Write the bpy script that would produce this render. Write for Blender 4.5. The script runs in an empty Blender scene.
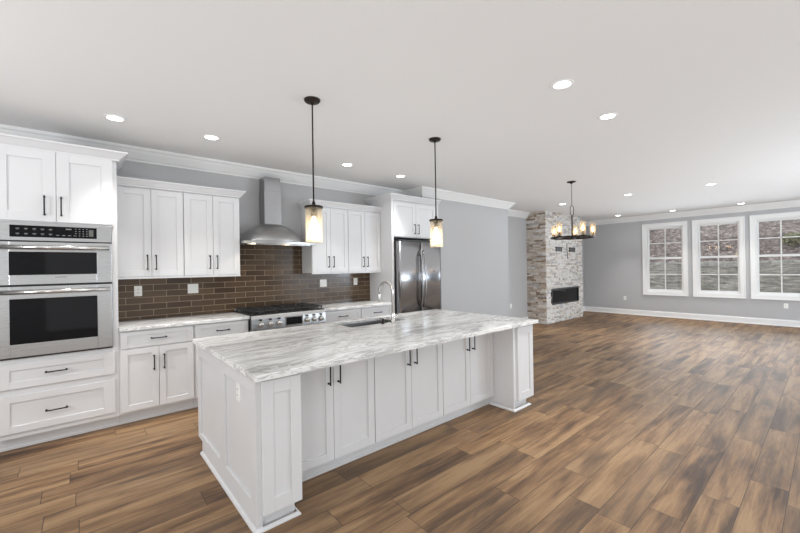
import bpy, bmesh, math, random
from mathutils import Vector, Matrix

# ------------------------------------------------------------------ camera
sc = bpy.context.scene
COL = sc.collection
H_CAM = 1.53
f_px, yaw, pitch, roll = 372.4665, .711006, .00195, -.0152413
cy, sy = math.cos(yaw), math.sin(yaw)
fw = Vector((sy*math.cos(pitch), cy*math.cos(pitch), math.sin(pitch)))
rt = Vector((cy, -sy, 0)); up = rt.cross(fw)
r2 = rt*math.cos(roll) + up*math.sin(roll)
u2 = up*math.cos(roll) - rt*math.sin(roll)
cam = bpy.data.cameras.new('camera'); cam_o = bpy.data.objects.new('camera', cam); COL.objects.link(cam_o)
m = Matrix.Identity(4)
for i in range(3):
    m[i][0], m[i][1], m[i][2] = r2[i], u2[i], -fw[i]
m[2][3] = H_CAM
cam_o.matrix_world = m
cam.sensor_width = 36; cam.lens = f_px/800*36; cam.clip_start = .05; cam.clip_end = 200
sc.camera = cam_o

# ------------------------------------------------------------------ world, daylight, exposure
sc.view_settings.view_transform = 'Standard'; sc.view_settings.look = 'None'
sc.view_settings.gamma = 1; sc.view_settings.use_curve_mapping = False
sc.view_settings.exposure = 0.12
sc.cycles.max_bounces = 10; sc.cycles.diffuse_bounces = 6; sc.cycles.glossy_bounces = 4
sc.cycles.transmission_bounces = 6; sc.cycles.transparent_max_bounces = 12
sc.cycles.caustics_reflective = False; sc.cycles.caustics_refractive = False
sc.cycles.sample_clamp_indirect = 4; sc.cycles.use_denoising = True
W = bpy.data.worlds.new('world'); sc.world = W; W.use_nodes = True
wn = W.node_tree.nodes; bg = wn['Background']
bg.inputs[0].default_value = (.92, .95, 1.0, 1); bg.inputs[1].default_value = 1.3

def area(name, loc, rot, sx, sy_, power, color=(1, 1, 1), spread=None):
    l = bpy.data.lights.new(name, 'AREA'); l.shape = 'RECTANGLE'; l.size = sx; l.size_y = sy_
    l.energy = power; l.color = color
    if spread: l.spread = math.radians(spread)
    o = bpy.data.objects.new(name, l); COL.objects.link(o); o.location = loc
    o.rotation_euler = [math.radians(a) for a in rot]; return o
# added fill panels just inside the unseen walls, which have no glazing
area('rear_fill_near', (1.2, -2.93, 1.2), (90, 0, 0), 3.6, 2.1, 18, (.93, .97, 1))
area('rear_fill_far', (7.6, -2.93, 1.55), (90, 0, 0), 3.6, 1.8, 98, (.80, .90, 1))
area('left_fill', (-2.43, -1.45, 1.4), (90, 0, -90), 2.3, 1.9, 85, (.93, .97, 1))
# added room-wide fill panels, unseen: mid and floor ones shine up, top one down
area('upward_fill', (5.0, .75, 1.95), (180, 0, 0), 14.4, 7.4, 68, (.86, .94, 1))
area('floor_fill', (5.0, 1.1, .04), (180, 0, 0), 14.4, 8.0, 50, (.90, .96, 1))
area('overhead_fill', (5.0, .9, 2.88), (0, 0, 0), 14.0, 7.0, 108, (.95, .98, 1))
# added fill spot, unseen on the left, to brighten the island end
l = bpy.data.lights.new('left_fill_spot', 'SPOT'); l.energy = 118; l.color = (.97, .98, 1); l.spot_size = math.radians(165); l.spot_blend = .6; l.shadow_soft_size = .35
lo = bpy.data.objects.new('left_fill_spot', l); COL.objects.link(lo); lo.location = (-2.3, 2.97, 1.75); lo.rotation_euler = (0, math.radians(-90), 0)
# added fill light, out of view, to lift the far wall and fireplace
l = bpy.data.lights.new('rear_fill_point', 'POINT'); l.energy = 150; l.color = (.74, .87, 1); l.shadow_soft_size = .35
lo = bpy.data.objects.new('rear_fill_point', l); COL.objects.link(lo); lo.location = (8.2, -2.3, 1.5)
# daylight entering at the three garden windows
for i_, wy in enumerate((3.12, 1.945, .79)):
    area('daylight_garden_window', (12.52, wy, 1.67), (90, 0, 90), .8, 1.75, 9, (.80, .90, 1), 110)

# ------------------------------------------------------------------ materials
def M(name, color, rough=.5, metal=0, **kw):
    mt = bpy.data.materials.new(name); mt.use_nodes = True
    b = mt.node_tree.nodes['Principled BSDF']
    b.inputs['Base Color'].default_value = (*color, 1); b.inputs['Roughness'].default_value = rough
    b.inputs['Metallic'].default_value = metal
    for k, v in kw.items(): b.inputs[k.replace('_', ' ')].default_value = v
    return mt
def srgb(r, g, b):
    return tuple(((c/255+.055)/1.055)**2.4 if c/255 > .04045 else c/255/12.92 for c in (r, g, b))
class N:
    def __init__(s, mt): s.t = mt.node_tree; s.b = s.t.nodes['Principled BSDF']
    def n(s, typ, **kw):
        x = s.t.nodes.new(typ)
        for k, v in kw.items(): setattr(x, k, v)
        return x
    def l(s, a, b): s.t.links.new(a, b)
    def math(s, op, a, b=None, c=None):
        x = s.n('ShaderNodeMath', operation=op)
        for i, v in enumerate((a, b, c)):
            if v is None: continue
            if isinstance(v, (int, float)): x.inputs[i].default_value = v
            else: s.l(v, x.inputs[i])
        return x.outputs[0]
    def ramp(s, fac, stops, interp='LINEAR'):
        x = s.n('ShaderNodeValToRGB'); x.color_ramp.interpolation = interp
        e = x.color_ramp.elements
        while len(e) < len(stops): e.new(.5)
        for el, (p, c) in zip(e, stops): el.position = p; el.color = (*c, 1) if len(c) == 3 else c
        s.l(fac, x.inputs[0]); return x.outputs[0]
    def coord(s): return s.n('ShaderNodeTexCoord').outputs['Object']
    def sep(s, v):
        x = s.n('ShaderNodeSeparateXYZ'); s.l(v, x.inputs[0]); return x.outputs
    def comb(s, *a):
        x = s.n('ShaderNodeCombineXYZ')
        for i, v in enumerate(a):
            if isinstance(v, (int, float)): x.inputs[i].default_value = v
            else: s.l(v, x.inputs[i])
        return x.outputs[0]
    def noise(s, vec, scale, detail=4, rough=.5, dist=0):
        x = s.n('ShaderNodeTexNoise'); s.l(vec, x.inputs['Vector'])
        x.inputs['Scale'].default_value = scale; x.inputs['Detail'].default_value = detail
        x.inputs['Roughness'].default_value = rough; x.inputs['Distortion'].default_value = dist
        return x.outputs[0]
    def mix(s, fac, a, b, mode='MIX'):
        x = s.n('ShaderNodeMix', data_type='RGBA', blend_type=mode)
        for i, v in ((0, fac), (6, a), (7, b)):
            if isinstance(v, (int, float)): x.inputs[i].default_value = v
            elif isinstance(v, tuple): x.inputs[i].default_value = (*v, 1)
            else: s.l(v, x.inputs[i])
        return x.outputs[2]
    def bump(s, h, strength=.2, dist=.01):
        x = s.n('ShaderNodeBump'); s.l(h, x.inputs['Height']); x.inputs['Strength'].default_value = strength
        x.inputs['Distance'].default_value = dist; s.l(x.outputs[0], s.b.inputs['Normal'])

white_paint = M('white_cabinet_paint', srgb(216, 216, 217), .38)
k = N(white_paint); k.l(k.ramp(k.noise(k.coord(), 3, 3), [(.3, srgb(215, 215, 216)), (.7, srgb(218, 218, 219))]), k.b.inputs['Base Color'])
trim_paint = M('white_trim_paint', srgb(236, 236, 235), .4)
wall_paint = M('grey_wall_paint', srgb(184, 184, 185), .6)
k = N(wall_paint); k.bump(k.noise(k.coord(), 160, 3), .05, .002)
ceil_paint = M('ceiling_paint', srgb(233, 232, 231), .85)
black_metal = M('black_metal', (.012, .012, .012), .35, .6)
bronze = M('dark_bronze', (.03, .022, .018), .4, .8)
steel = M('brushed_steel', (.46, .46, .46), .27, 1)
k = N(steel); c = k.sep(k.coord())
nz = k.noise(k.comb(k.math('MULTIPLY', c[0], 4), k.math('MULTIPLY', c[1], 4), k.math('MULTIPLY', c[2], 900)), 1, 2)
k.l(k.ramp(nz, [(.2, (.26,)*3), (.8, (.30,)*3)]), k.b.inputs['Roughness'])
steel_v = M('brushed_steel_vertical_grain', (.36, .36, .37), .2, 1)
k = N(steel_v); c = k.sep(k.coord())
nz = k.noise(k.comb(k.math('MULTIPLY', c[0], 300), k.math('MULTIPLY', c[1], 300), k.math('MULTIPLY', c[2], 3)), 1, 2)
k.l(k.ramp(nz, [(.2, (.17,)*3), (.8, (.25,)*3)]), k.b.inputs['Roughness'])
nickel = M('brushed_nickel', (.62, .61, .59), .22, 1)
black_glass = M('black_glass', (.006, .006, .007), .04, Specular_IOR_Level=.18)
dark_plastic = M('dark_plastic', (.02, .02, .02), .4)
iron = M('cast_iron', (.018, .018, .018), .55)
label_grey = M('printed_grey', srgb(120, 120, 120), .5)
plastic_white = M('white_plastic', srgb(240, 240, 236), .35)
slot_dark = M('dark_slot', (.03, .03, .03), .6)
glass = M('window_glass', (1, 1, 1), .0, 0, Transmission_Weight=1, IOR=1.45)
def thin_glass(name, tint=(1, 1, 1), gl=.08, rough=0):
    mt = bpy.data.materials.new(name); mt.use_nodes = True; t = mt.node_tree
    t.nodes.remove(t.nodes['Principled BSDF']); out = t.nodes['Material Output']
    tr = t.nodes.new('ShaderNodeBsdfTransparent'); tr.inputs[0].default_value = (*tint, 1)
    g = t.nodes.new('ShaderNodeBsdfGlossy'); g.inputs['Roughness'].default_value = rough
    fr = t.nodes.new('ShaderNodeFresnel'); fr.inputs[0].default_value = 1.5
    ad = t.nodes.new('ShaderNodeMath'); ad.operation = 'ADD'; ad.inputs[1].default_value = gl
    mx = t.nodes.new('ShaderNodeMixShader')
    t.links.new(fr.outputs[0], ad.inputs[0]); t.links.new(ad.outputs[0], mx.inputs[0])
    t.links.new(tr.outputs[0], mx.inputs[1]); t.links.new(g.outputs[0], mx.inputs[2])
    t.links.new(mx.outputs[0], out.inputs[0]); return mt
pane_glass = thin_glass('window_pane_glass', (.97, .98, .98), .02)
clear_shade = thin_glass('clear_lamp_glass', (1, .95, .86), .03)
# seeded amber glass of the pendants: part translucent so it glows around its bulb
pend_glass = bpy.data.materials.new('seeded_amber_glass'); pend_glass.use_nodes = True
t = pend_glass.node_tree; t.nodes.remove(t.nodes['Principled BSDF'])
tr = t.nodes.new('ShaderNodeBsdfTransparent'); tr.inputs[0].default_value = (1, .96, .90, 1)
tl = t.nodes.new('ShaderNodeBsdfTranslucent'); tl.inputs[0].default_value = (1, .93, .80, 1)
gg = t.nodes.new('ShaderNodeBsdfGlossy'); gg.inputs['Roughness'].default_value = .1
m1 = t.nodes.new('ShaderNodeMixShader'); m1.inputs[0].default_value = .16
m2 = t.nodes.new('ShaderNodeMixShader'); m2.inputs[0].default_value = .07
t.links.new(tr.outputs[0], m1.inputs[1]); t.links.new(tl.outputs[0], m1.inputs[2])
t.links.new(m1.outputs[0], m2.inputs[1]); t.links.new(gg.outputs[0], m2.inputs[2])
t.links.new(m2.outputs[0], t.nodes['Material Output'].inputs[0])
def emit(name, color, s):
    mt = M(name, color, .5); b = mt.node_tree.nodes['Principled BSDF']
    b.inputs['Emission Color'].default_value = (*color, 1); b.inputs['Emission Strength'].default_value = s; return mt
led = emit('downlight_lens', (1, .98, .95), 9)
bulb_m = emit('warm_bulb', (1, .84, .58), 7)
bulb_soft = emit('candle_bulb', (1, .66, .30), 9)
hood_led = emit('hood_lamp', (1, .88, .66), 2.5)
display_m = M('range_display', (.006, .006, .007), .08)

# wood plank floor
floor_m = M('wood_plank_floor', (.3, .2, .1), .33, Specular_IOR_Level=.4)
k = N(floor_m); c = k.sep(k.coord())
yy = k.math('DIVIDE', k.math('SUBTRACT', c[1], .014), .19); row = k.math('FLOOR', yy); fy = k.math('FRACT', yy)
wr = k.n('ShaderNodeTexWhiteNoise', noise_dimensions='1D'); k.l(row, wr.inputs['W'])
xx = k.math('ADD', k.math('DIVIDE', c[0], 1.22), k.math('MULTIPLY', wr.outputs[0], 7.3)); colm = k.math('FLOOR', xx); fx = k.math('FRACT', xx)
wn2 = k.n('ShaderNodeTexWhiteNoise', noise_dimensions='2D'); k.l(k.comb(row, colm, 0), wn2.inputs['Vector'])
rnd = wn2.outputs[0]; rc = k.sep(wn2.outputs[1])
ox = k.math('MULTIPLY', rc[0], 40); oy = k.math('MULTIPLY', rc[1], 40)
gx = k.math('ADD', c[0], ox); gy = k.math('ADD', c[1], oy)
smoke = k.noise(k.comb(k.math('MULTIPLY', gx, 1.25), k.math('MULTIPLY', gy, 9), 0), 1, 3, .5, .35)
grain = k.noise(k.comb(k.math('MULTIPLY', gx, 2.2), k.math('MULTIPLY', gy, 40), 0), 1, 6, .72, .3)
fine = k.noise(k.comb(k.math('MULTIPLY', gx, 9), k.math('MULTIPLY', gy, 220), 0), 1, 3, .6)
tone = k.math('ADD', k.math('ADD', k.math('MULTIPLY', smoke, .80), k.math('MULTIPLY', grain, .54)), k.math('ADD', k.math('MULTIPLY', rnd, .14), k.math('MULTIPLY', fine, .18)))
colr = k.ramp(tone, [(.60, srgb(54, 37, 25)), (.70, srgb(82, 60, 41)), (.79, srgb(112, 84, 58)), (.88, srgb(134, 104, 73)), (.98, srgb(152, 123, 89))])
knot = k.noise(k.comb(k.math('MULTIPLY', gx, 2.6), k.math('MULTIPLY', gy, 11), 5), 1, 4, .6, 1.2)
colr = k.mix(k.ramp(knot, [(.60, (0, 0, 0)), (.74, (.6,)*3)]), colr, srgb(66, 48, 36))
tint = k.mix(k.math('MULTIPLY', rc[2], .35), colr, srgb(126, 106, 84))
dx = k.math('MULTIPLY', k.math('MINIMUM', fx, k.math('SUBTRACT', 1, fx)), 1.22)
dy = k.math('MULTIPLY', k.math('MINIMUM', fy, k.math('SUBTRACT', 1, fy)), .19)
seam = k.math('LESS_THAN', k.math('MINIMUM', dx, dy), .0021)
k.l(k.mix(k.math('MULTIPLY', seam, .8), tint, srgb(45, 32, 24)), k.b.inputs['Base Color'])
k.l(k.ramp(grain, [(.3, (.46,)*3), (.7, (.58,)*3)]), k.b.inputs['Roughness'])
k.bump(k.math('SUBTRACT', k.math('MULTIPLY', grain, .3), seam), .25, .002)

# marble
marble = M('white_grey_marble', (.8, .8, .8), .16)
k = N(marble); c = k.sep(k.coord())
v1 = k.comb(k.math('ADD', k.math('MULTIPLY', c[0], .55), k.math('MULTIPLY', c[1], .30)), k.math('SUBTRACT', k.math('MULTIPLY', c[1], 2.1), k.math('MULTIPLY', c[0], .24)), k.math('MULTIPLY', c[2], 3))
a1 = k.noise(v1, 1.15, 5, .55, .9)
a2 = k.noise(v1, 2.3, 8, .66, 1.3)
v3 = k.noise(k.coord(), 24, 5, .7, .6)
base = k.ramp(a1, [(.36, srgb(196, 195, 194)), (.45, srgb(232, 232, 231)), (.56, srgb(240, 240, 239)), (.68, srgb(206, 205, 204))])
vein = k.ramp(a2, [(.38, srgb(205, 204, 203)), (.43, (1, 1, 1)), (.485, (1, 1, 1)), (.505, srgb(196, 195, 194)), (.525, srgb(180, 179, 178)), (.55, srgb(236, 235, 234)), (.60, (1, 1, 1))])
o_ = k.mix(.72, base, vein, 'MULTIPLY')
k.l(k.mix(k.ramp(v3, [(.60, (0, 0, 0)), (.78, (.25,)*3)]), o_, srgb(135, 134, 133)), k.b.inputs['Base Color'])

# glazed brown tile
tile = M('glazed_brown_tile', (.2, .15, .12), .2, Specular_IOR_Level=.25)
k = N(tile); c = k.sep(k.coord())
br = k.n('ShaderNodeTexBrick'); k.l(k.comb(c[0], c[2], 0), br.inputs['Vector'])
br.offset = .5; br.inputs['Scale'].default_value = 1; br.inputs['Mortar Size'].default_value = .0028
br.inputs['Brick Width'].default_value = .262; br.inputs['Row Height'].default_value = .0722
br.inputs['Mortar Smooth'].default_value = .15; br.inputs['Bias'].default_value = 0
br.inputs['Color1'].default_value = (*srgb(72, 58, 46), 1); br.inputs['Color2'].default_value = (*srgb(98, 80, 63), 1)
br.inputs['Mortar'].default_value = (*srgb(172, 154, 130), 1)
k.l(k.mix(k.math('MULTIPLY', k.noise(k.coord(), 14, 4), .35), br.outputs[0], srgb(60, 47, 38)), k.b.inputs['Base Color'])
k.l(k.ramp(br.outputs['Fac'], [(0, (.17,)*3), (1, (.6,)*3)]), k.b.inputs['Roughness'])
wob = k.noise(k.coord(), 9, 2)
k.bump(k.math('SUBTRACT', k.math('MULTIPLY', wob, .5), k.math('MULTIPLY', br.outputs['Fac'], 1)), .35, .004)

# ledger stones: a handful of stone colours
def stone_mat(name, a, b):
    mt = M(name, a, .85); k = N(mt)
    n_ = k.noise(k.coord(), 22, 5, .65, .4)
    k.l(k.ramp(n_, [(.35, b), (.65, a)]), k.b.inputs['Base Color']); k.bump(k.noise(k.coord(), 60, 5, .7), .6, .01); return mt
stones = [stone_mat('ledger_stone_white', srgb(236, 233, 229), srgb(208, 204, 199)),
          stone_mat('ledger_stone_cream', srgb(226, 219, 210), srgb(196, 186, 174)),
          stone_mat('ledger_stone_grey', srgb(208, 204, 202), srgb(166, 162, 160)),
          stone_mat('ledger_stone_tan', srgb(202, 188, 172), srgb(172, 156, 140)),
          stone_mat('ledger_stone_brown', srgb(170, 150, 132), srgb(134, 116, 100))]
# outdoors
grass = M('winter_grass', (.3, .3, .2), .95)
k = N(grass); c = k.sep(k.coord()); n_ = k.noise(k.comb(k.math('MULTIPLY', c[0], 1.4), k.math('MULTIPLY', c[1], .5), c[2]), 4.5, 8, .8)
k.l(k.ramp(n_, [(.38, srgb(76, 72, 68)), (.46, srgb(116, 112, 104)), (.54, srgb(142, 136, 124)), (.64, srgb(196, 190, 180))]), k.b.inputs['Base Color'])
leaves = M('leaf_litter', (.3, .25, .2), .95)
k = N(leaves); n_ = k.noise(k.coord(), 5.5, 8, .8, .3)
k.l(k.ramp(n_, [(.38, srgb(60, 52, 50)), (.46, srgb(104, 92, 88)), (.54, srgb(134, 120, 114)), (.64, srgb(205, 194, 184))]), k.b.inputs['Base Color'])
concrete = M('pale_wall_stone', srgb(190, 188, 182), .9)
k = N(concrete); k.l(k.ramp(k.noise(k.coord(), 3, 6, .7), [(.35, srgb(150, 148, 142)), (.65, srgb(208, 205, 198))]), k.b.inputs['Base Color'])
green = M('evergreen_leaf', srgb(150, 148, 116), .8)

# ------------------------------------------------------------------ helpers
OFF = {}
class MB:
    def __init__(s): s.bm = bmesh.new(); s.mi = 0
    def face(s, vs, smooth=False):
        try: f = s.bm.faces.new(vs)
        except ValueError: return
        f.smooth = smooth; f.material_index = s.mi; return f
    def hexa(s, P):
        v = [s.bm.verts.new(p) for p in P]
        for q in ((0, 3, 2, 1), (4, 5, 6, 7), (0, 1, 5, 4), (1, 2, 6, 5), (2, 3, 7, 6), (3, 0, 4, 7)): s.face([v[i] for i in q])
    def box(s, x0, x1, y0, y1, z0, z1):
        s.hexa([(x0, y0, z0), (x1, y0, z0), (x1, y1, z0), (x0, y1, z0), (x0, y0, z1), (x1, y0, z1), (x1, y1, z1), (x0, y1, z1)]); return s
    def fbox(s, F, u0, u1, o0, o1, z0, z1):
        s.hexa([F(u0, o0, z0), F(u1, o0, z0), F(u1, o1, z0), F(u0, o1, z0), F(u0, o0, z1), F(u1, o0, z1), F(u1, o1, z1), F(u0, o1, z1)]); return s
    def tube(s, path, r, seg=12, caps=True):
        path = [Vector(p) for p in path]; rs = r if isinstance(r, (list, tuple)) else [r]*len(path)
        rings = []; prev = None
        for i, p in enumerate(path):
            d = (path[min(i+1, len(path)-1)] - path[max(i-1, 0)]).normalized()
            if prev is None: prev = d.orthogonal().normalized()
            a = (prev - d*prev.dot(d))
            a = a.normalized() if a.length > 1e-6 else d.orthogonal().normalized()
            prev = a; b = d.cross(a)
            rings.append([s.bm.verts.new(p + (a*math.cos(t) + b*math.sin(t))*rs[i]) for t in [2*math.pi*j/seg for j in range(seg)]])
        for A, B in zip(rings, rings[1:]):
            for j in range(seg): s.face([A[j], A[(j+1) % seg], B[(j+1) % seg], B[j]], True)
        if caps: s.face(rings[0][::-1]); s.face(rings[-1])
        return s
    def lathe(s, c, prof, seg=32, axis=(0, 0, 1), closed=False):
        ax = Vector(axis).normalized(); a = ax.orthogonal().normalized(); b = ax.cross(a); c = Vector(c); rings = []
        for r, h in prof:
            rings.append([s.bm.verts.new(c + ax*h + (a*math.cos(t) + b*math.sin(t))*max(r, 1e-4)) for t in [2*math.pi*j/seg for j in range(seg)]])
        for i, (A, B) in enumerate(zip(rings, rings[1:])):
            for j in range(seg): s.face([A[j], A[(j+1) % seg], B[(j+1) % seg], B[j]], True)
        if closed:
            A, B = rings[-1], rings[0]
            for j in range(seg): s.face([A[j], A[(j+1) % seg], B[(j+1) % seg], B[j]], True)
        else: s.face(rings[0][::-1]); s.face(rings[-1])
        return s
    def sweep(s, path, prof, close=False):
        """profile (out, z) swept along a plan path, mitred; out is to the RIGHT of travel"""
        P = [Vector(p) for p in path]; n = len(P); rings = []
        for i in range(n):
            d0 = (P[i]-P[i-1]).normalized() if (i > 0 or close) else None
            d1 = (P[(i+1) % n]-P[i]).normalized() if (i < n-1 or close) else None
            n0 = Vector((d0.y, -d0.x)) if d0 else None; n1 = Vector((d1.y, -d1.x)) if d1 else None
            if n0 is None: mm = n1
            elif n1 is None: mm = n0
            else: mm = (n0+n1); mm = mm/(mm.dot(n0))
            rings.append([s.bm.verts.new((P[i].x+mm.x*o, P[i].y+mm.y*o, z)) for o, z in prof])
        L = len(prof)
        for A, B in (list(zip(rings, rings[1:])) + ([(rings[-1], rings[0])] if close else [])):
            for j in range(L): s.face([A[j], B[j], B[(j+1) % L], A[(j+1) % L]])
        if not close: s.face(rings[0]); s.face(rings[-1][::-1])
        return s
def obj(name, mb, mat, parent=None, bevel=0, **tags):
    bm = mb.bm
    if parent is not None and parent in OFF: bmesh.ops.translate(bm, verts=bm.verts, vec=-OFF[parent])
    bmesh.ops.recalc_face_normals(bm, faces=bm.faces)
    me = bpy.data.meshes.new(name); bm.to_mesh(me); bm.free()
    for mt in (mat if isinstance(mat, list) else [mat]): me.materials.append(mt)
    o = bpy.data.objects.new(name, me); COL.objects.link(o)
    if parent is not None: o.parent = parent; OFF[o] = OFF.get(parent, Vector())
    if bevel:
        b = o.modifiers.new('bevel', 'BEVEL'); b.width = bevel; b.segments = 2; b.limit_method = 'ANGLE'; b.angle_limit = math.radians(50)
        try: b.harden_normals = False
        except Exception: pass
    for kk, v in tags.items(): o[kk] = v
    return o
def thing(name, loc, label, cat, group=None):
    o = bpy.data.objects.new(name, None); COL.objects.link(o); o.location = loc; o.empty_display_size = .1
    OFF[o] = Vector(loc); o['label'] = label; o['category'] = cat
    if group: o['group'] = group
    return o
def frame_y(yf):            # a face looking towards -y (out = -y)
    return lambda u, o, z: (u, yf-o, z)
def frame_xn(xf):           # a face looking towards -x
    return lambda u, o, z: (xf-o, u, z)
def frame_xp(xf):
    return lambda u, o, z: (xf+o, u, z)
def shaker(name, parent, F, u0, u1, z0, z1, o0=0, t=.02, rail=.062, zrail=None, mat=None):
    zr = zrail or rail; b = MB()
    b.fbox(F, u0, u0+rail, o0, o0+t, z0, z1); b.fbox(F, u1-rail, u1, o0, o0+t, z0, z1)
    b.fbox(F, u0+rail, u1-rail, o0, o0+t, z0, z0+zr); b.fbox(F, u0+rail, u1-rail, o0, o0+t, z1-zr, z1)
    b.fbox(F, u0+rail-.001, u1-rail+.001, o0, o0+t-.011, z0+zr-.001, z1-zr+.001)
    return obj(name, b, mat or white_paint, parent, bevel=.0015)
def pull(parent, F, u, z, L, vertical, o0):
    b = MB(); h = L/2; r = .0055
    def P(a, o): return F(u, o, z+a) if vertical else F(u+a, o, z)
    e = h*.9
    b.tube([P(-h, o0+.032), P(-h+.004, o0+.032), P(h-.004, o0+.032), P(h, o0+.032)], [r*1.35, r, r, r*1.35], 10)
    for s_ in (-e, e): b.tube([P(s_, o0), P(s_, o0+.006), P(s_, o0+.010), P(s_, o0+.032)], [.0085, .0085, .0052, .0052], 10)
    return obj('handle', b, black_metal, parent)
def poly_prism(b, pts, axis_vec):
    av = Vector(axis_vec); A = [b.bm.verts.new(p) for p in pts]; B = [b.bm.verts.new(Vector(p)+av) for p in pts]; n = len(pts)
    for i in range(n): b.face([A[i], A[(i+1) % n], B[(i+1) % n], B[i]])
    b.face(A[::-1]); b.face(B)

# ------------------------------------------------------------------ room shell
CEIL = 2.93
X0, X1, Y0 = -2.5, 12.6, -3.0
outline = [(X0, 5.2), (4.87, 5.2), (4.87, 4.74), (7.29, 4.74), (7.29, 5.35), (X1, 5.35)]
S = dict(kind='structure')
obj('floor', MB().box(X0-.15, X1+.15, Y0-.15, 5.5, -.12, 0), floor_m, **S)
obj('ceiling', MB().box(X0-.15, X1+.15, Y0-.15, 5.5, CEIL, CEIL+.12), ceil_paint, **S)
obj('wall_back', MB().box(X0-.15, 4.87, 5.2, 5.35, 0, CEIL), wall_paint, **S)
obj('wall_centre', MB().box(4.87, 7.29, 4.74, 5.5, 0, CEIL), wall_paint, **S)
obj('wall_far_back', MB().box(7.29, X1+.15, 5.35, 5.5, 0, CEIL), wall_paint, **S)
obj('wall_soffit', MB().box(4.63, 4.87, 4.74, 5.2, 2.705, CEIL), wall_paint, **S)
obj('wall_left', MB().box(X0-.15, X0, Y0-.15, 5.2, 0, CEIL), wall_paint, **S)
obj('wall_front', MB().box(X0, X1+.15, Y0-.15, Y0, 0, CEIL), wall_paint, **S)
wins = [(2.675, 3.55), (1.515, 2.37), (.36, 1.225)]      # clear openings in the garden wall
WZ0, WZ1 = .715, 2.575
b = MB(); ys = [Y0] + [v for w in wins[::-1] for v in w] + [5.35]
for i in range(0, len(ys), 2): b.box(X1, X1+.15, ys[i], ys[i+1], 0, CEIL)
for w in wins: b.box(X1, X1+.15, w[0], w[1], 0, WZ0); b.box(X1, X1+.15, w[0], w[1], WZ1, CEIL)
obj('wall_right', b, wall_paint, **S)

crown = [(0, -.145), (.012, -.145), (.018, -.128), (.035, -.118), (.085, -.058), (.100, -.035), (.118, -.028), (.125, -.012), (.125, 0), (0, 0)]
crown_c = [(o, CEIL+z) for o, z in crown]
# travel so the room lies to the right
path = [(X0, 5.2), (4.63, 5.2), (4.63, 4.74), (7.29, 4.74), (7.29, 5.35), (9.14, 5.35)]
obj('trim_1', MB().sweep([(x, y) for x, y in path], crown_c), trim_paint, **S)
obj('trim_2', MB().sweep([(11.2, 5.35), (X1, 5.35), (X1, Y0)], crown_c), trim_paint, **S)
bb = [(0, 0), (.030, 0), (.030, .012), (.024, .020), (.016, .022), (.016, .128), (.010, .150), (0, .152)]
obj('baseboard_right', MB().sweep([(11.2, 5.35), (X1, 5.35), (X1, Y0)], bb), trim_paint, **S)
obj('baseboard_back', MB().sweep([(4.90, 4.74), (7.29, 4.74), (7.29, 5.35), (9.14, 5.35)], bb), trim_paint, **S)

# windows
def window(n, y0, y1):
    root = bpy.data.objects.new('window_%d' % n, None); COL.objects.link(root); root.location = (X1, (y0+y1)/2, WZ0)
    root['kind'] = 'structure'; OFF[root] = Vector(root.location)
    F = frame_xn(X1); b = MB(); cw = .095
    b.fbox(F, y0-cw, y0, 0, .02, WZ0-.02, WZ1); b.fbox(F, y1, y1+cw, 0, .02, WZ0-.02, WZ1)
    b.fbox(F, y0-cw, y1+cw, 0, .022, WZ1, WZ1+.095); b.fbox(F, y0-cw, y1+cw, 0, .022, WZ0-.095, WZ0)
    # raised outer bead of the casing
    b.fbox(F, y0-cw-.006, y0-cw+.018, 0, .032, WZ0-.1, WZ1+.1); b.fbox(F, y1+cw-.018, y1+cw+.006, 0, .032, WZ0-.1, WZ1+.1)
    b.fbox(F, y0-cw-.006, y1+cw+.006, 0, .034, WZ1+.078, WZ1+.102); b.fbox(F, y0-cw-.006, y1+cw+.006, 0, .034, WZ0-.102, WZ0-.078)
    obj('casing', b, trim_paint, root, bevel=.003)
    b = MB()      # jamb liner
    for a, c_, z0, z1 in ((y0, y0+.018, WZ0, WZ1), (y1-.018, y1, WZ0, WZ1), (y0+.018, y1-.018, WZ0, WZ0+.02), (y0+.018, y1-.018, WZ1-.02, WZ1)):
        b.fbox(F, a, c_, -.14, 0.004, z0, z1)
    obj('window_frame', b, trim_paint, root)
    mid = 1.672
    for nm, o, z0, z1 in (('lower_sash', -.045, WZ0+.02, mid+.02), ('upper_sash', -.085, mid-.02, WZ1-.02)):
        b = MB(); st = .034; a, c_ = y0+.018, y1-.018
        b.fbox(F, a, a+st, o-.035, o, z0, z1); b.fbox(F, c_-st, c_, o-.035, o, z0, z1)
        b.fbox(F, a+st, c_-st, o-.035, o, z0, z0+.052); b.fbox(F, a+st, c_-st, o-.035, o, z1-.045, z1)
        zm = (z0+z1)/2; ym = (a+c_)/2
        b.fbox(F, ym-.011, ym+.011, o-.028, o-.006, z0+.05, z1-.04); b.fbox(F, a+st, c_-st, o-.028, o-.006, zm-.011, zm+.011)
        s_ = obj(nm, b, trim_paint, root)
        obj('pane', MB().fbox(F, a+st-.004, c_-st+.004, o-.020, o-.016, z0+.045, z1-.038), pane_glass, s_)
    # sash lock
    return root
for i, w in enumerate(wins): window(i+1, *w)

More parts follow.
